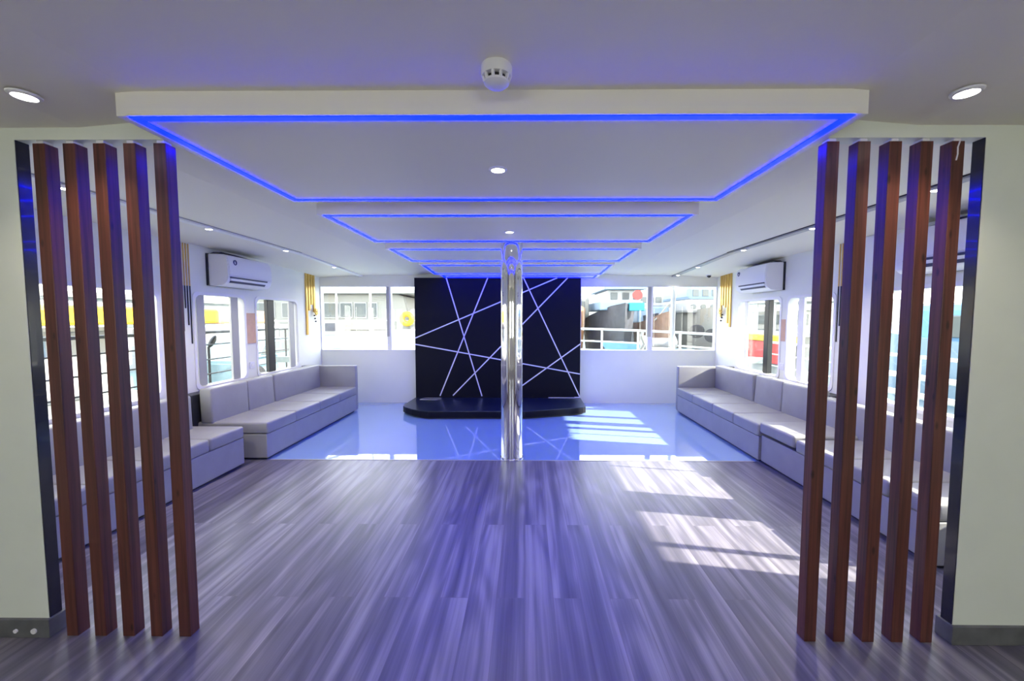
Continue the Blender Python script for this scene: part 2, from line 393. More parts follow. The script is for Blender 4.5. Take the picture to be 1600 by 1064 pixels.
# ------------------------------------------------------------------ stepped ceiling panels with blue strips
names = ['nearest', 'second nearest', 'third nearest', 'fourth', 'farthest']
def cpanel(i, y0, y1, xc, hw, za, zb, topz, led1=None):
    t = thing('ceiling_panel', ['largest nearest dropped ceiling panel edged with a blue light strip', 'second dropped ceiling panel, its back edge just in front of the steel column',
        'third dropped ceiling panel, right behind the steel column head', 'fourth narrow dropped ceiling panel towards the black backdrop', 'last short ceiling panel just over the black backdrop'][i], 'ceiling panel', (xc, (y0+y1)/2, topz), 'dropped ceiling panels with blue strips')
    p = P(t)
    def zz(y): return za+(zb-za)*(y-y0)/(y1-y0)
    b = bmesh.new()
    vs = [b.verts.new(v) for v in ((xc-hw, y0, za), (xc+hw, y0, za), (xc+hw, y1, zb), (xc-hw, y1, zb), (xc-hw, y0, topz), (xc+hw, y0, topz), (xc+hw, y1, topz), (xc-hw, y1, topz))]
    for f in ((3, 2, 1, 0), (4, 5, 6, 7), (0, 1, 5, 4), (1, 2, 6, 5), (2, 3, 7, 6), (3, 0, 4, 7)): b.faces.new([vs[k] for k in f])
    m = MB(); m.bm.free(); m.bm = b; p(m, 'board', 'panelw')
    hl = hw-.062; ya = y0+.029-.012; yb = led1 if led1 else y1-.03
    w = .016
    b = bmesh.new(); out = [(xc-hl-w, ya-w), (xc+hl+w, ya-w), (xc+hl+w, yb+w), (xc-hl-w, yb+w)]; inn = [(xc-hl+w, ya+w), (xc+hl-w, ya+w), (xc+hl-w, yb-w), (xc-hl+w, yb-w)]
    L4 = [[b.verts.new((x, y, zz(y)+dz)) for x, y in Q] for dz in (.001, -.005) for Q in (out, inn)]
    for k in range(4):
        j = (k+1) % 4
        for q, s in ((0, 1), (1, 3), (3, 2), (2, 0)): b.faces.new((L4[q][k], L4[q][j], L4[s][j], L4[s][k]))
    bmesh.ops.recalc_face_normals(b, faces=b.faces[:])
    m = MB(); m.bm.free(); m.bm = b; p(m, 'light_strip', 'led')
cpanel(0, 1.6045, 2.745, -.139, 1.434, 2.273, 2.273, 2.372)
cpanel(1, 3.112, 4.20, -.139, 1.434, 2.273, 2.273, 2.372, 4.163)
cpanel(2, 4.62, 5.62, -.139, 1.434, 2.273, 2.26, 2.372, 5.50)
cpanel(3, 5.83, 6.66, -.125, 1.39, 2.25, 2.212, 2.372)
cpanel(4, 6.78, 7.09, -.10, 1.33, 2.206, 2.192, 2.33)

# ------------------------------------------------------------------ downlights
def lamp(root, z, e, col=(1, .88, .68), ang=120):
    l = bpy.data.lights.new('downlight_lamp', 'SPOT'); l.energy = e; l.color = col; l.spot_size = R(ang); l.spot_blend = .7; l.shadow_soft_size = .04
    o = bpy.data.objects.new('lamp', l); COL.objects.link(o); o.parent = root; o.location = (0, 0, z)
def downlight(x, y, z, label, e, r=.042, group='round recessed downlights'):
    t = thing('downlight', label, 'downlight', (x, y, z), group); p = P(t)
    p(MB().lathe([(r*.80, -.001), (r*.84, -.007), (r, -.006), (r*1.12, -.002), (r*1.14, .003), (r*.8, .003)], (x, y, z), 32), 'trim_ring', 'plast', True)
    p(MB().lathe([(r*.8, -.003), (r*.5, -.009), (r*.02, -.011)], (x, y, z), 24), 'lens', 'lens', True)
    lamp(t, -.02, e)
downlight(-1.871, 1.56, 2.327, 'round ceiling downlight at upper left, above the left slats', 14)
downlight(1.613, 1.56, 2.327, 'round ceiling downlight at upper right, above the right slats', 14)
downlight(-.144, 2.174, 2.272, 'round downlight in the middle of the nearest blue-edged panel', 12)
downlight(-.144, 3.711, 2.272, 'round downlight in the second blue-edged panel', 10)
rw = ['in the right side strip, behind the fourth slat', 'in the right side strip, beside the innermost right slat', 'in the right side strip, above the right air conditioner', 'in the right side strip, nearer the bow window', 'at the bow end of the right side strip']
for i, y in enumerate((2.63, 3.723, 4.885, 6.158, 6.95)):
    downlight(2.57, y, 2.305+zc(y), 'small downlight '+rw[i], (36, 36, 24, 20, 12)[i], .034, 'downlights in the right side strip')
lw = ['in the left side strip, seen between the left slats', 'in the left side strip, nearest past the slats', 'in the left side strip, beyond the air conditioner', 'in the left side strip, close to the bow window']
for i, y in enumerate((2.565, 3.729, 4.918, 6.15)):
    downlight(-2.87, y, 2.305+zc(y), 'small downlight '+lw[i], (42, 42, 36, 26)[i], .034, 'downlights in the left side strip')

for x, y, l in ((-1.87, -.4, 'added fill downlight, unseen behind the viewer on the left'), (1.61, -.4, 'added fill downlight, unseen behind the viewer on the right'), (-1.87, -2.2, 'added fill downlight, unseen near the rear windows on the left'), (1.61, -2.2, 'added fill downlight, unseen near the rear windows on the right')):
    downlight(x, y, 2.327, l, 32)  # out-of-view downlights added to brighten the foreground
# smoke detector
t = thing('smoke_detector', 'white round smoke detector with dark slots on the ceiling', 'smoke detector', (-.101, 1.46, 2.365)); p = P(t)
c = (-.101, 1.46, 2.365)
p(MB().lathe([(.052, 0), (.054, -.004), (.054, -.03), (.051, -.036), (.04, -.038)], c, 40), 'base', 'plast', True)
p(MB().lathe([(.035, -.03), (.035, -.052)], c, 32), 'chamber', 'vent', True)
m = MB()
for k in range(10):
    a = 2*math.pi*k/10+.1
    m.tube((c[0]+.046*math.cos(a), c[1]+.046*math.sin(a), c[2]-.032), (c[0]+.040*math.cos(a), c[1]+.040*math.sin(a), c[2]-.054), .006, 8)
p(m, 'cage', 'plast', True)
p(MB().lathe([(.044, -.052), (.043, -.058), (.034, -.066), (.012, -.069), (.001, -.069)], c, 32), 'cap', 'plast', True)

# ------------------------------------------------------------------ steel column
t = thing('steel_column', 'polished round steel column standing on the floor joint', 'column', (-.145, 4.325, 0)); p = P(t)
p(MB().lathe([(.115, .0), (.115, 2.372)], (-.145, 4.325, 0), 96), 'shaft', 'chrome', True)
p(MB().lathe([(.115, .014), (.122, .012), (.124, .0)], (-.145, 4.325, 0), 64), 'foot_ring', 'chrome', True)
p(MB().lathe([(.1155, .0), (.117, .0), (.117, .008), (.1155, .008)], (-.145, 4.325, 1.0), 64), 'joint_ring', 'chrome', True)

# ------------------------------------------------------------------ black backdrop with stripes
t = thing('backdrop_panel', 'tall black backdrop board crossed by thin white stripes', 'backdrop', (-.48, 7.05, 0)); p = P(t)
p(MB().box((-1.90, 7.0, .0), (.945, 7.149, 2.185), .002), 'board', 'blackm')
lines = [((-1.352, 2.185), (-.751, .148)), ((-.642, 2.185), (-1.479, .152)), ((-1.895, 1.155), (.54, 2.183)), ((-1.895, 1.047), (.945, .537)),
         ((-1.254, .158), (.72, 2.185)), ((-.033, 2.185), (.945, .135)), ((-.30, .155), (.945, 1.058))]
for (xa, za), (xb, zb) in lines:
    d = Vector((xb-xa, 0, zb-za)); n = Vector((-d.z, 0, d.x)).normalized()*.0095
    t_ = bmesh.new()
    A = [t_.verts.new((xa+s*n.x, yy, za+s*n.z)) for yy in (7.001, 6.995) for s in (-1, 1)]
    B = [t_.verts.new((xb+s*n.x, yy, zb+s*n.z)) for yy in (7.001, 6.995) for s in (-1, 1)]
    for f in ((A[0], A[1], A[3], A[2]), (B[0], B[1], B[3], B[2]), (A[0], A[1], B[1], B[0]), (A[2], A[3], B[3], B[2]), (A[0], A[2], B[2], B[0]), (A[1], A[3], B[3], B[1])): t_.faces.new(f)
    bmesh.ops.recalc_face_normals(t_, faces=t_.faces[:])
    m = MB(); m.bm.free(); m.bm = t_; p(m, 'stripe', 'stripe')
p(MB().box((.85, 6.995, .122), (.945, 7.001, .14)).box((.40, 6.996, .122), (.85, 7.001, .130)), 'lower_edge', 'stripe')

# low stage
t = thing('low_stage', 'low black stage platform under the black backdrop', 'stage', (-.5, 6.5, 0)); p = P(t)
poly = [(.955, 6.995), (-1.905, 6.995), (-1.935, 6.42), (-1.925, 6.34), (-1.86, 6.24), (-1.72, 6.10), (-1.58, 6.0), (-1.45, 5.965), (0.0, 5.975), (.06, 5.99), (.90, 6.27), (.945, 6.31)]
p(MB().prism(poly, .025, .108, 'z'), 'body', 'blackm')
p(MB().prism(poly, .108, .12, 'z'), 'top', 'stage')
inn = [( -.5+(x+.5)*.96, 6.5+(y-6.5)*.93) for x, y in poly]
p(MB().prism(inn, 0, .025, 'z'), 'plinth', 'dark')
m = MB().path([(-1.78, 6.80, .124), (-1.74, 6.93, .124), (-1.45, 6.94, .124), (-1.43, 6.86, .124), (-1.50, 6.80, .124), (-1.78, 6.80, .124)], .005, 6)
tag(m.build('cable', M['alu']), 'thin grey cable looped on the stage, left back corner', 'cable')

# ------------------------------------------------------------------ sofas
def sofa(label, s, xf, xw, y0, y1, seams, backs, arm=None, zt=.40, zb=.275, over=None, ztop=.755):
    """s = -1 on the left wall, 1 on the right wall; xf seat front, xw wall"""
    t = thing('bench_sofa', label, 'sofa', ((xf+xw)/2, (y0+y1)/2, 0), 'grey bench sofas along the walls'); p = P(t)
    def bx(xa, ya, za, xb, yb, zb_, bev=.006, seg=2):
        a, b = sorted((xa, xb)); return MB().box((a, ya, za), (b, yb, zb_), bev, seg)
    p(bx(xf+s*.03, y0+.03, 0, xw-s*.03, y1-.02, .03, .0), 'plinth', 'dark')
    p(bx(xf, y0, .022, xw-s*.006, y1, zb, .006), 'base', 'sofabase')
    q = [y0-.004]+list(seams)+[y1]
    for i, (a, b) in enumerate(zip(q, q[1:])):
        dx = dz = 0
        if over: dx, dz = over[i]
        m = bx(xf-s*(.012+dx), a+.0025, zb+.003+dz, xw-s*.10, b-.0025, zt+dz, .022, 4)
        for v in m.bm.verts:      # slight crown
            if v.co.z > zt+dz-.01: v.co.z += .006*math.sin(math.pi*max(0, min(1, (v.co.y-a)/(b-a))))
        p(m, 'seat_cushion', 'sofa', True)
    for a, b, lean in backs:
        xo = xw-s*.32
        m = bx(xo, a+.004, zt-.012, xo+s*.13, b-.004, ztop, .018, 3)
        for v in m.bm.verts: v.co.x += s*(lean*(v.co.z-.4))
        p(m, 'back_cushion', 'sofa', True)
    ya, yb = min(a for a, b, l in backs), max(b for a, b, l in backs)
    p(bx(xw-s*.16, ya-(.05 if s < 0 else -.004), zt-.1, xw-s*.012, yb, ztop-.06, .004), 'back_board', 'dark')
    if arm:
        p(bx(xf+s*.0, y1-.002, .022, xw-s*.008, y1+.085, .735, .012, 3), 'armrest', 'sofa', True)
    return t
sofa('grey vinyl sofa against the left wall, far one with raised end arm', -1, -2.72, XL, 4.20, 6.47, (4.75, 5.31, 5.88), [(4.19, 4.765, .02), (4.77, 5.27, .05), (5.275, 6.46, .02)], True)
sofa('grey vinyl sofa against the left wall, near one behind the slats', -1, -2.86, XL, 2.15, 4.05, (2.6, 3.05, 3.6), [(2.15, 2.6, .02), (2.605, 3.3, .02), (3.305, 3.95, .02)], False, .405, .285, ztop=.735)
sofa('grey vinyl sofa against the right wall, far one with raised end arm', 1, 2.435, XR, 4.205, 6.47, (4.72, 5.25, 5.88), [(4.20, 4.78, .03), (4.79, 5.35, .06), (5.375, 6.46, .0)], True, .40, .27)
sofa('grey vinyl sofa against the right wall, near one behind the slats', 1, 2.455, XR, 2.37, 4.19, (2.7, 3.15, 3.65), [(2.37, 2.7, .02), (2.705, 3.45, .02), (3.455, 4.18, .02)], False, .405, .29, [(0, 0), (0, 0), (0, .0), (.015, .028)], ztop=.70)

# ------------------------------------------------------------------ air conditioners
def aircon(label, s, xw, y0, y1, logo_y, near_y):
    t = thing('air_conditioner', label, 'air conditioner', (xw, (y0+y1)/2, 2.04), 'white wall air conditioners'); p = P(t)
    prof = [(0.012, 2.222), (.17, 2.218), (.205, 2.205), (.225, 2.17), (.238, 2.08), (.238, 1.97), (.222, 1.915), (.18, 1.878), (.10, 1.862), (.012, 1.866)]
    m = MB().prism([(xw-s*d, z) for d, z in prof], y0, y1, 'y', .006); p(m, 'body', 'acw', True)
    fr = [(.170, 2.221), (.208, 2.209), (.230, 2.172), (.2435, 2.08), (.2435, 1.985), (.236, 1.985), (.236, 2.08), (.222, 2.168), (.203, 2.202), (.17, 2.214)]
    m = MB().prism([(xw-s*d, z) for d, z in fr], y0+.02, y1-.02, 'y'); fp = p(m, 'front_panel', 'acw', True)
    def slab(d0, z0_, d1, z1_, th, ya, yb):
        v = Vector((d1-d0, z1_-z0_)); n = Vector((v.y, -v.x)).normalized()*th
        pts = [(d0, z0_), (d1, z1_), (d1+n.x, z1_+n.y), (d0+n.x, z0_+n.y)]
        return MB().prism([(xw-s*d, z) for d, z in pts], ya, yb, 'y')
    p(slab(.245, 1.968, .238, 1.952, .004, y0+.03, y1-.10), 'air_slot', 'acl', parent=fp)
    p(slab(.228, 1.922, .212, 1.900, .004, y0+.05, y1-.12), 'air_slot', 'acl', parent=fp)
    p(slab(.243, 1.948, .232, 1.926, .006, y0+.04, y1-.10), 'louvre', 'acw', parent=fp)
    a, b = sorted((xw, xw-s*.02)); yy = (y0-.014, y0) if near_y else (y0-.014, y0)
    p(MB().box((a, y0-.016, 1.865), (b, y1-.05, 2.225)), 'mounting_plate', 'bar')
    # black wedge over the top, stands in for the shaded recess there
    w = MB().prism([(y0+.03, 2.222), (y0+.10, 2.256), (y0+.32, 2.252), (y0+.62, 2.234), (y0+.72, 2.222)], *sorted((xw-s*.004, xw-s*.10)), 'x'); p(w, 'shadow_wedge', 'bar', label='black wedge painting the shadow gap over the top')
    e = MB(); ring(e, [(logo_y+.026*math.cos(k*math.pi/12), 2.135+.030*math.sin(k*math.pi/12)) for k in range(24)], [(logo_y+.017*math.cos(k*math.pi/12), 2.135+.021*math.sin(k*math.pi/12)) for k in range(24)], *sorted((xw-s*.229, xw-s*.243)), 'x')
    p(e, 'emblem', 'navy', parent=fp)
    return t
aircon('white split air conditioner on the left wall above the windows', -1, XL, 4.62, 5.42, 4.74, True)
aircon('white split air conditioner on the right wall near the bow', 1, XR, 5.31, 6.08, 5.99, True)
aircon('white split air conditioner on the right wall, half hidden by slats', 1, XR, 2.78, 3.50, 3.34, True)

# ------------------------------------------------------------------ gold bar ornaments
def bars(label, s, xw, ys, bots, w, top, sconce=None, dark=None, d=.022):
    t = thing('bar_ornament', label, 'wall ornament', (xw, sum(ys)/len(ys), 1.9), 'gold bar wall ornaments'); p = P(t)
    for y, b in zip(ys, bots):
        a, c_ = sorted((xw, xw-s*d)); q = p(MB().box((a, y-w/2, dark or b), (c_, y+w/2, top), .002), 'bar', 'gold')
        if dark: p(MB().box((a, y-w/2, b), (c_, y+w/2, dark), .002), 'dark_reflection', 'bar', parent=q, label='lower end of the bar, painted dark as a reflection')  # lower half of each gold bar painted dark for what it reflects
    if sconce:
        y, z = sconce
        m = MB()
        for k in range(9):
            a = k*2.4; m.ball((xw-s*(.05+.012*(k % 2)), y+.028*math.cos(a), z+.035*math.sin(a)), .022, 10, (.5, 1, 1.3))
        p(m, 'gold_leaf', 'gold', True)
        for k in range(3): p(MB().ball((xw-s*.014, y+.02+.02*k, z-.06-.05*k), .014, 10), 'bead', 'bar', True)
bars('gold bar ornament on the left wall beside the bow corner', -1, XL, [6.685, 6.765, 6.845, 6.925], [1.22, 1.62, 1.72, 1.60], .048, 2.225, (6.90, 1.60))
bars('gold bar ornament on the right wall beside the bow corner', 1, XR, [6.665, 6.745, 6.83, 6.915, 6.985], [1.36, 1.42, 1.68, 1.72, 1.52], .048, 2.225, (6.90, 1.62))
bars('slim gold bar ornament, dark reflection painted below, on the left wall beside the slats', -1, XL, [4.235, 4.268, 4.30, 4.332, 4.366], [1.45, 1.36, 1.60, 1.42, 1.22], .012, 2.285, None, 1.84, .009)
bars('slim gold bar ornament, dark reflection painted below, on the right wall between slats', 1, XR, [4.25, 4.285, 4.32, 4.355, 4.39], [1.40, 1.5, 1.62, 1.42, 1.25], .012, 2.285, None, 1.84, .009)
struct(MB().box((XR-.03, 3.935, 0), (XR, 4.09, 2.29), .004).build('trim_13', M['frame']))
# tan boards, switch, dome camera
tag(MB().box((XL, 5.23, 1.165), (XL+.008, 5.40, 1.56), .001).build('notice_board', M['tan']), 'small blank tan board between two windows on the left wall', 'board')
tag(MB().box((XR-.008, 5.235, 1.205), (XR, 5.335, 1.487), .001).build('notice_board', M['tan']), 'small blank tan board between two windows on the right wall', 'board')
for x, s, y, w in ((XL, 1, 5.31, 'left'), (XR, -1, 5.29, 'right')):
    t = thing('wall_socket', 'white wall socket under the tan board, %s wall' % w, 'socket', (x, y, .88)); p = P(t)
    a, b = sorted((x, x+s*.01)); p(MB().box((a, y-.045, .835), (b, y+.045, .92), .003), 'plate', 'plast')
    a, b = sorted((x+s*.009, x+s*.013)); p(MB().box((a, y-.02, .86), (b, y+.02, .895), .002), 'rocker', 'frame')
t = thing('dome_camera', 'small dark dome camera under the ceiling near the right bow corner', 'camera', (3.08, 6.93, 2.245)); p = P(t)
p(MB().lathe([(.045, .02), (.045, 0), (.036, -.01)], (3.08, 6.93, 2.225), 24), 'base', 'plast', True)
p(MB().ball((3.08, 6.93, 2.21), .032, 16), 'dome', 'bar', True)

# ------------------------------------------------------------------ outside: decks, rails
struct(MB().box((XR+.12, YB, -.2), (4.85, 8.0, -.05)).box((-5.1, YB, -.2), (XL-.12, 8.0, -.05)).build('trim_10', M['deck']))
struct(MB().box((XR+.1, YB-.1, 2.3), (4.95, 3.75, 2.42)).box((XR+.1, 3.75, 2.3), (4.67, 7.4, 2.42)).box((-4.75, YB-.1, 2.3), (XL-.1, 7.4, 2.42)).build('trim_11', M['ceil']))  # side overhangs out of view, widths set to trim the sun patches
# foredeck
def arc(x): return 9.6-.13*x*x
poly = [(-4.6, 7.26)]+[(x/10, arc(x/10)) for x in range(-40, 41, 4)]+[(4.3, 7.26)]
struct(MB().prism(poly, .70, .80, 'z').build('trim_12', M['deck']))
def bowrail(label, xs, name):
    t = thing('bow_railing', label, 'railing', (xs[len(xs)//2], arc(xs[len(xs)//2])-.15, .8), 'white bow railings'); p = P(t)
    pts = lambda z: [(x, arc(x)-.15, z-.006*x*x) for x in xs]
    p(MB().path(pts(1.27), .024), 'top_rail', 'rail', True); p(MB().path(pts(1.0), .018), 'middle_rail', 'rail', True)
    for x in xs[::2]: p(MB().tube((x, arc(x)-.15, .8), (x, arc(x)-.15, 1.27-.006*x*x), .022, 10), 'post', 'rail', True)
bowrail('white tube railing on the foredeck, seen through left bow window', [-3.9, -3.6, -3.25, -2.95, -2.6, -2.3, -1.95], 'l')
bowrail('white tube railing on the foredeck, seen through right bow window', [1.0, 1.35, 1.7, 2.05, 2.4, 2.75, 3.1, 3.4, 3.75], 'r')
tag(MB().tube((-3.04, 8.0, .8), (-3.04, 8.0, 3.4), .022, 12).build('flag_pole', M['alu']), 'thin grey pole on the foredeck outside the left bow window', 'pole')
tag(MB().tube((2.70, 7.5, .8), (2.70, 7.5, 3.4), .04, 14).build('awning_pole', M['rail']), 'white pole on the foredeck outside the right bow window', 'pole')
# windlass heap
t = thing('anchor_windlass', 'white anchor windlass with coiled hoses on the foredeck', 'windlass', (2.75, 8.3, .8)); p = P(t)
p(MB().box((2.45, 8.1, .8), (2.95, 8.45, .92), .02).tube((2.35, 8.28, 1.0), (3.05, 8.28, 1.0), .10, 20), 'drum', 'white', True)
for xq in (2.38, 2.97): p(MB().tube((xq, 8.28, 1.0), (xq+.05, 8.28, 1.0), .15, 24), 'flange', 'alu', True)
m = MB()
for k in range(3): m.path([(2.75+.30*math.cos(a)+.1*k, 7.86+.14*math.sin(a), .83+.03*k) for a in [j*math.pi/8 for j in range(17)]], .016, 6)
p(m, 'hose', 'paleblue', True)
p(MB().path([(2.25, 8.1, .82), (2.35, 8.05, 1.0), (2.27, 8.0, 1.15), (2.30, 8.02, 1.22)], .03, 8), 'crank', 'cream', True)
tag(MB().prism([(-3.0, 7.4), (-2.6, 8.0), (-1.9, 8.35), (-1.0, 8.4), (-1.0, 7.4)], .80, .86, 'z', .02).build('deck_hatch', M['paleblue']), 'flat pale teal deck cover outside the left bow window', 'deck cover')
# side railings
def siderail(label, x, y0, y1, zs, mat, post, cat='railing'):
    t = thing('side_railing', label, cat, (x, (y0+y1)/2, -.05)); p = P(t)
    for i, z in enumerate(zs): p(MB().tube((x, y0, z), (x, y1, z), .022 if i == 0 else .011, 8), 'rail', mat, True)
    y = y0
    while y <= y1+.01: p(MB().tube((x, y, -.05), (x, y, zs[0]), .016, 8), 'post', mat, True); y += post
siderail('black metal railing along the quay outside the left windows', -4.85, 2.2, 9.7, (1.28, 1.09, .86, .64, .40), 'railb', 1.5)
siderail('white metal railing outside the right windows', 4.72, 1.8, 8.0, (1.04, .82, .60), 'rail', 1.55)
t = thing('mirror_pole', 'thin black pole with a leaf-shaped head outside the left window', 'pole', (-4.9, 6.25, -.05)); p = P(t)
p(MB().tube((-4.9, 6.25, -.05), (-4.9, 6.25, 1.05), .018, 8), 'pole', 'railb', True)
m = MB().ball((0, 0, 0), .12, 16, (.35, 1, .35)); m.bm.transform(Matrix.Translation((-4.9, 6.33, 1.13)) @ Matrix.Rotation(R(50), 4, 'X')); p(m, 'head', 'railb', True)

# ------------------------------------------------------------------ harbour
struct(MB().box((-60, -10, -1.3), (60, 80, -1.2)).build('ground', M['water']))
struct(MB().box((-30, -10, -1.2), (-5.15, 9.45, -.2)).box((-5.15, -10, -1.2), (5.2, YB-.1, -.2)).box((-7.65, 9.45, -1.2), (-5.15, 12, -.2)).build('ground_quay', M['quay']))
# quay building line, yellow awning, sheds, tree, car (left)
t = thing('quay_awning', 'long yellow and orange awning above the quay, left windows', 'awning', (-8, 9.5, 0)); p = P(t)
p(MB().box((-8.6, 4.0, 1.36), (-8.0, 10.6, 1.72), .05), 'yellow_panel', 'yellow')
p(MB().box((-8.62, 10.6, 1.34), (-8.0, 12.6, 1.70), .05), 'orange_panel', 'orange')
m = MB()
for y in (4.3, 6.6, 9.1): p(MB().tube((-8.3, y, -.2), (-8.3, y, 1.36), .05, 10), 'post', 'alu', True)
t = thing('quay_shed', 'pale shed with grey panels behind the black quay railing', 'shed', (-9.5, 4.6, -.2)); p = P(t)
p(MB().box((-10.5, 2.0, -.2), (-9.2, 9.0, 1.22), .02), 'wall', 'white')
for y in (2.6, 4.0, 5.4, 6.8): p(MB().box((-9.2, y, .7), (-9.17, y+.9, 1.15), .01), 'shutter', 'paleblue')
p(MB().box((-10.7, 1.9, 1.22), (-9.05, 9.1, 1.3)), 'roof', 'cream')
def tree(label, x, y, z, r, seed):
    rnd = random.Random(seed); t = thing('quay_tree', label, 'tree', (x, y, -.2), 'trees on the quay'); p = P(t)
    p(MB().tube((x, y, -.2), (x, y, z), .12, 10, .06).tube((x, y, z-.6), (x+.6, y+.3, z+.4), .05, 8, .02).tube((x, y, z-.6), (x-.5, y-.4, z+.5), .05, 8, .02), 'trunk', 'bark', True)
    b = bmesh.new()
    for k in range(1400):
        d = Vector((rnd.gauss(0, 1), rnd.gauss(0, 1), rnd.gauss(0, .7))); d.normalize(); d *= r*rnd.random()**.4
        c0 = Vector((x, y, z+.4))+d; u = Vector((rnd.uniform(-1, 1), rnd.uniform(-1, 1), rnd.uniform(-1, 1))).normalized()*.11; w = u.orthogonal().normalized()*.05
        b.faces.new([b.verts.new(c0+q) for q in (-u, w, u, -w)])
    m = MB(); m.bm.free(); m.bm = b; p(m, 'crown', 'leaf')
tree('yellow-green tree on the quay above the shed roof', -13.5, 5.6, 2.7, 1.7, 3)
tree('yellow-green tree on the quay seen between the third and fourth left slats', -14.0, 9.5, 2.7, 1.8, 5)
# white motor boat with red stripe, left far
def hullbox(p, x0, x1, y0, y1, zl, zt, mat, name='hull', rake=.5, axis='y'):
    """hull with a pointed end at y0"""
    b = bmesh.new(); n = 10; rows = []
    for i in range(n+1):
        f = i/n; y = y0+(y1-y0)*f; w = (1-(1-f)**2.4)**.5 if f < 1 else 1
        w = min(1, w); xc = (x0+x1)/2; h = (x1-x0)/2*w
        zt_ = zt+.25*(1-f)**2*(zt-zl)
        rows.append([b.verts.new((xc-h, y-rake*(1-f)*0, zt_)), b.verts.new((xc-h*.72, y+rake*(1-f), zl)), b.verts.new((xc+h*.72, y+rake*(1-f), zl)), b.verts.new((xc+h, y, zt_))])
    for a, c in zip(rows, rows[1:]):
        for j in range(3): b.faces.new((a[j], a[j+1], c[j+1], c[j]))
        b.faces.new((a[0], a[3], c[3], c[0]))
    b.faces.new(rows[-1])
    bmesh.ops.remove_doubles(b, verts=b.verts[:], dist=.001); bmesh.ops.recalc_face_normals(b, faces=b.faces[:])
    m = MB(); m.bm.free(); m.bm = b
    return p(m, name, mat, True)
t = thing('motor_boat', 'white motor boat with curved red stripes beyond the left far windows', 'boat', (-9.3, 15.5, -1.2)); p = P(t)
hullbox(p, -11.0, -7.9, 9.7, 16.6, -1.2, .75, 'white')
cb = p(MB().box((-10.6, 12.6, .75), (-8.2, 16.2, 1.25), .08), 'cabin', 'white', True)
for yc in (11.0, 13.6):
    m = MB().path([(-7.86, yc-.55*math.cos(R(k*10)), -.1+.85*math.sin(R(k*10))) for k in range(15)], .10, 10); p(m, 'stripe', 'red', True)
m = MB()
for k in range(5): p(MB().box((-8.2, 12.8+.68*k, .85), (-8.16, 13.3+.68*k, 1.15), .02), 'cabin_window', 'pane', parent=cb)
t = thing('quay_building', 'pale warehouse with long window rows beyond the yellow awning', 'building', (-22, 22, -.2)); p = P(t)
p(MB().box((-26, 10, -1.2), (-20, 34, 2.4)), 'wall', 'white'); p(MB().box((-26.3, 9.8, 2.4), (-19.7, 34.2, 2.65)), 'roof', 'cream')
for k in range(8): p(MB().box((-20.02, 11+2.8*k, 1.0), (-19.96, 12.9+2.8*k, 1.8)), 'window', 'pane')
t = thing('parked_car', 'dark teal car parked on the quay by the far left window', 'car', (-6.6, 9.6, -.2)); p = P(t)
prof = [(8.7, .0), (8.7, .55), (9.2, .64), (9.5, .98), (10.6, 1.0), (10.95, .66), (11.4, .6), (11.4, 0)]
p(MB().prism(prof, -7.5, -6.1, 'x', .06), 'body', 'carp', True)
p(MB().prism([(9.32, .66), (9.56, .92), (10.5, .93), (10.75, .66)], -7.53, -6.07, 'x'), 'side_window', 'pane')
for y in (9.2, 10.9):
    for x in (-7.45, -6.15): p(MB().tube((x-.06, y, .1), (x+.06, y, .1), .30, 20), 'wheel', 'rubber', True)

# passenger boat beyond the left bow window
t = thing('passenger_boat', 'large white passenger boat with a row of square windows', 'boat', (-7, 20, -1.2)); p = P(t)
p(MB().prism([(-13.5, -1.2), (-3.2, -1.2), (-2.6, .9), (-13.5, .9)], 18.5, 24, 'y', .05), 'hull', 'white')
p(MB().prism([(-13.5, .9), (-5.2, .9), (-5.55, 2.45), (-5.9, 2.6), (-13.5, 2.6)], 18.8, 23.5, 'y', .05), 'cabin', 'cream')
p(MB().box((-13.6, 18.4, 2.6), (-4.0, 23.8, 2.78), .04), 'roof', 'white')
p(MB().box((-13.5, 19.2, 2.78), (-7.0, 23, 3.8), .08), 'upper_cabin', 'white')
for x0, x1 in ((-9.9, -9.4), (-9.25, -8.6), (-8.5, -8.0), (-7.85, -7.35), (-7.2, -6.85), (-11.2, -10.4), (-12.4, -11.6)):
    f = p(MB().box((x0-.04, 18.76, 1.5), (x1+.04, 18.8, 2.22)), 'window_surround', 'white')
    p(MB().box((x0, 18.73, 1.55), (x1, 18.77, 2.17), .02), 'window_pane', 'pane')
for x in (-10.0, -9.3, -8.55): p(MB().tube((x, 18.45, .9), (x, 18.45, 2.6), .045, 8), 'roof_post', 'rail', True)
p(MB().path([(-13, 18.5, 1.35), (-9, 18.5, 1.35), (-5, 18.5, 1.38), (-3, 18.6, 1.45)], .03, 8), 'rail', 'rail', True)
p(MB().box((-5.3, 18.6, .9), (-3.4, 21, 1.9), .1), 'wheelhouse', 'white')
t = thing('life_ring', 'round yellow life ring on the white passenger boat', 'life ring', (-5.35, 18.0, .0)); p = P(t)
b = bmesh.new()
m = MB(); pts = [(-5.35+.22*math.cos(a), 18.40, 1.45+.22*math.sin(a)) for a in [k*math.pi/10 for k in range(21)]]; m.path(pts, .12, 10); p(m, 'ring', 'yellow', True)
t = thing('deck_equipment_box', 'grey framed equipment box on the passenger boat foredeck', 'box', (-8.3, 17.6, .0)); p = P(t)
p(MB().box((-8.75, 17.5, .85), (-8.05, 18.1, 1.36), .03), 'box', 'alu'); p(MB().box((-8.62, 17.47, .93), (-8.18, 17.52, 1.28), .01), 'opening', 'hull')
t_ = MB().box((-9.2, 17.2, -1.2), (-7.8, 18.45, .85), .05).build('mooring_pontoon', M['white']); tag(t_, 'white mooring pontoon carrying the grey equipment box', 'pontoon')

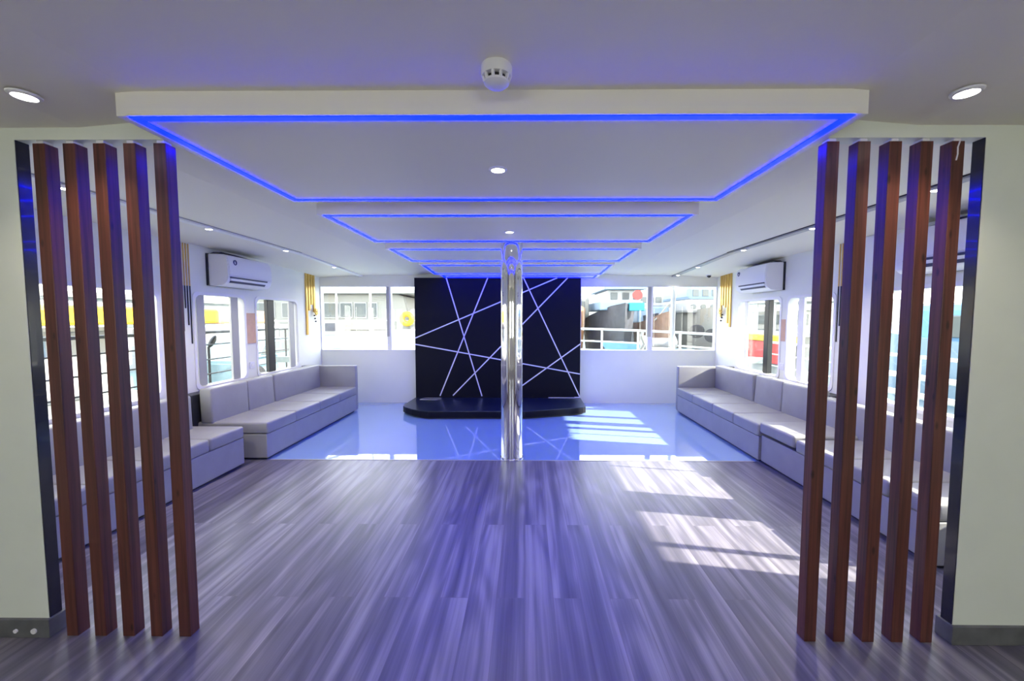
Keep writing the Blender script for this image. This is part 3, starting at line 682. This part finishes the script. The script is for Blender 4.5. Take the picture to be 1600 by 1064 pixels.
# boats beyond the right bow window
t = thing('wooden_boat', 'dark-hulled wooden boat with pale blue wheelhouse and cyan sign', 'boat', (4.7, 20, -1.2)); p = P(t)
hullbox(p, 3.6, 5.98, 19.6, 26, -1.2, 1.55, 'hull')
p(MB().box((3.72, 20.6, 1.9), (5.9, 26, 2.35), .05), 'bulwark', 'paleblue')
wh = p(MB().box((4.2, 21, 2.3), (5.9, 25, 2.95), .06), 'wheelhouse', 'white')
for x in (4.35, 4.95, 5.5): p(MB().box((x, 20.96, 2.45), (x+.35, 21.0, 2.8), .02), 'wheelhouse_window', 'pane', parent=wh)
p(MB().box((4.0, 20.7, 2.95), (6.15, 25.3, 3.1), .03), 'roof', 'paleblue')
p(MB().box((5.0, 19.75, 1.85), (5.75, 20.0, 2.25), .03), 'sign', 'cyan', label='cyan board at the bow')
p(MB().tube((5.42, 19.9, 2.62), (5.42, 19.8, 2.62), .24, 24), 'red_disc', 'red', True)
p(MB().prism([(3.7, .3), (5.9, .3), (5.4, -.4), (4.2, -.4)], 19.9, 20.1, 'y'), 'bow_band', 'blue')
t = thing('fishing_boat', 'brown rusty fishing boat right of the dark-hulled boat', 'boat', (6.4, 19.4, -1.2)); p = P(t)
hullbox(p, 6.05, 7.3, 18.6, 23, -1.2, 1.25, 'rust')
p(MB().tube((6.7, 19.5, 1.2), (7.05, 19.3, 2.6), .05, 8).tube((6.2, 19.6, 1.4), (7.02, 19.3, 2.5), .035, 8), 'derrick', 'cream', True)
t = thing('orange_boat', 'orange and white boat at the left edge of the right bow window', 'boat', (2.7, 22, -1.2)); p = P(t)
hullbox(p, 1.8, 3.5, 20.5, 27, -1.2, 1.5, 'orange')
cb = p(MB().box((2.1, 22, 1.5), (3.45, 26, 2.7), .2), 'cabin', 'cream')
p(MB().box((2.3, 21.96, 1.9), (3.2, 22.0, 2.4), .05), 'cabin_window', 'pane', parent=cb)
t = thing('tug_boat', 'blue and white tug behind the white pole, right bow window', 'boat', (7.6, 24, -1.2)); p = P(t)
hullbox(p, 6.5, 8.75, 23.5, 31, -1.2, 1.2, 'hull')
p(MB().box((6.7, 24.5, 1.2), (8.6, 29, 2.2), .1), 'deckhouse', 'paleblue')
wh = p(MB().box((6.9, 25, 2.2), (8.4, 28, 3.0), .1), 'wheelhouse', 'white')
for k in range(3): p(MB().box((7.0+.46*k, 24.96, 2.45), (7.36+.46*k, 25.0, 2.8), .02), 'wheelhouse_window', 'pane', parent=wh)
p(MB().tube((7.6, 26, 3.0), (7.6, 26, 5.0), .06, 8), 'mast', 'rail', True)
t = thing('ferry', 'big grey ferry with round portholes at the right bow corner', 'boat', (11.0, 26, -1.2)); p = P(t)
hullbox(p, 8.85, 13.2, 20.5, 33, -1.2, 1.55, 'cream')
ld = p(MB().box((9.05, 23, 1.8), (13.0, 32, 2.55), .15), 'lower_deck', 'white')
for k in range(5): p(MB().tube((9.4+.55*k, 23, 2.15), (9.4+.55*k, 22.94, 2.15), .15, 18), 'porthole', 'pane', True, parent=ld)
ud = p(MB().box((9.3, 23.5, 2.55), (12.9, 31, 3.35), .2), 'upper_deck', 'paleblue')
for k in range(5): p(MB().box((9.55+.55*k, 23.46, 2.75), (9.9+.55*k, 23.5, 3.15), .03), 'upper_window', 'pane', parent=ud)
p(MB().prism([(9.8, 3.35), (12.6, 3.35), (12.1, 3.9), (11.0, 4.1), (10.2, 3.8)], 24, 29, 'y', .1), 'bridge', 'white')
for x, y, z in ((9.35, 22.0, .8), (9.9, 21.4, .6), (10.4, 21.0, .9)): p(MB().tube((x-.25, y-.2, z), (x-.05, y+.1, z), .36, 20), 'tyre_fender', 'rubber', True)

# boats alongside, right
t = thing('red_boat', 'red boat with yellow gunwale and white posts, right far window', 'boat', (9, 15, -1.2)); p = P(t)
hullbox(p, 7.7, 10.2, 10.8, 15.4, -1.2, .9, 'white')
p(MB().box((7.62, 11.8, .1), (7.80, 15.3, .78), .02), 'red_side', 'red'); p(MB().box((7.55, 11.7, .78), (7.85, 15.3, .98), .03), 'gunwale', 'yellow', label='yellow gunwale')
p(MB().box((7.7, 11.6, .98), (10.2, 15.3, 1.1)), 'deck', 'white')
cb = p(MB().box((8.4, 12.0, 1.1), (10, 15, 1.75), .05), 'cabin', 'cream')
for k in range(4): p(MB().box((8.36, 12.2+.7*k, 1.3), (8.4, 12.7+.7*k, 1.62), .02), 'cabin_window', 'pane', parent=cb)
p(MB().box((7.8, 11.9, 2.0), (10.1, 15.3, 2.1)), 'roof', 'white')
for y in (12.1, 13.1, 14.1, 15.1): p(MB().tube((7.95, y, 1.1), (7.95, y, 2.0), .05, 8), 'roof_post', 'rail', True)
t = thing('blue_boat', 'pale blue boat moored alongside, seen through the right windows', 'boat', (8, 6, -1.2)); p = P(t)
hullbox(p, 6.3, 9.0, 9.9, 1.0, -1.2, .95, 'paleblue')
p(MB().box((6.7, 2.0, .95), (8.8, 7.2, 1.75), .12), 'cabin', 'blue')
p(MB().box((6.66, 2.5, 1.2), (6.7, 4.2, 1.55), .02), 'cabin_window', 'pane'); p(MB().box((6.66, 4.7, 1.2), (6.7, 6.6, 1.55), .02), 'cabin_window', 'pane')
m = MB()
for z in (.55, .25): p(MB().tube((6.28, 1.5, z), (6.28, 7.8, z), .04, 8), 'rubbing_strake', 'rail', True)
t = thing('harbour_building', 'pale buildings on the far side of the harbour', 'building', (20, 50, -1.2)); p = P(t)
for x, w, h in ((-14, 12, 3.2), (0, 10, 2.9), (12, 9, 3.4), (24, 12, 3.0), (38, 12, 4)): p(MB().box((x, 52, -1.2), (x+w, 58, h), .1), 'block', 'cream')

# ------------------------------------------------------------------ light
w = bpy.data.worlds.new('World'); S.world = w; w.use_nodes = True; nt = w.node_tree
bg = nt.nodes['Background']; tcn = nt.nodes.new('ShaderNodeTexCoord'); sx = nt.nodes.new('ShaderNodeSeparateXYZ'); rp = nt.nodes.new('ShaderNodeValToRGB')
nt.links.new(tcn.outputs['Generated'], sx.inputs[0]); nt.links.new(sx.outputs['Z'], rp.inputs['Fac'])
rp.color_ramp.elements[0].position = 0; rp.color_ramp.elements[0].color = (1, .975, .91, 1); rp.color_ramp.elements[1].position = .7; rp.color_ramp.elements[1].color = (.74, .84, 1, 1)
nt.links.new(rp.outputs['Color'], bg.inputs['Color']); bg.inputs['Strength'].default_value = 5.8
sl = bpy.data.lights.new('sun', 'SUN'); sl.energy = 21; sl.color = (1, .93, .82); sl.angle = R(.6)
so = bpy.data.objects.new('sun', sl); COL.objects.link(so)
so.rotation_euler = Vector((-1, .19, -.565)).to_track_quat('-Z', 'Y').to_euler()

# ------------------------------------------------------------------ camera
pit, yaw, roll = R(3.5458), R(.5028), R(.0653)
fw = Vector((-math.sin(yaw)*math.cos(pit), math.cos(yaw)*math.cos(pit), -math.sin(pit))); rt = Vector((math.cos(yaw), math.sin(yaw), 0)); up = rt.cross(fw)
r2 = rt*math.cos(roll)+up*math.sin(roll); u2 = -rt*math.sin(roll)+up*math.cos(roll)
cam = bpy.data.cameras.new('camera'); co = bpy.data.objects.new('camera', cam); COL.objects.link(co)
mt = Matrix((r2, u2, -fw)).transposed().to_4x4(); mt.translation = (0, 0, 1.5); co.matrix_world = mt
cam.sensor_width = 36; cam.sensor_fit = 'HORIZONTAL'; cam.lens = 637.17/1600*36; cam.shift_x = -15.29/1600; cam.shift_y = 4.44/1600; cam.clip_start = .05; cam.clip_end = 300
S.camera = co
S.view_settings.view_transform = 'Standard'; S.view_settings.look = 'None'; S.view_settings.exposure = .3; S.view_settings.gamma = 1; S.view_settings.use_curve_mapping = False
S.cycles.max_bounces = 10; S.cycles.diffuse_bounces = 6; S.cycles.transparent_max_bounces = 12
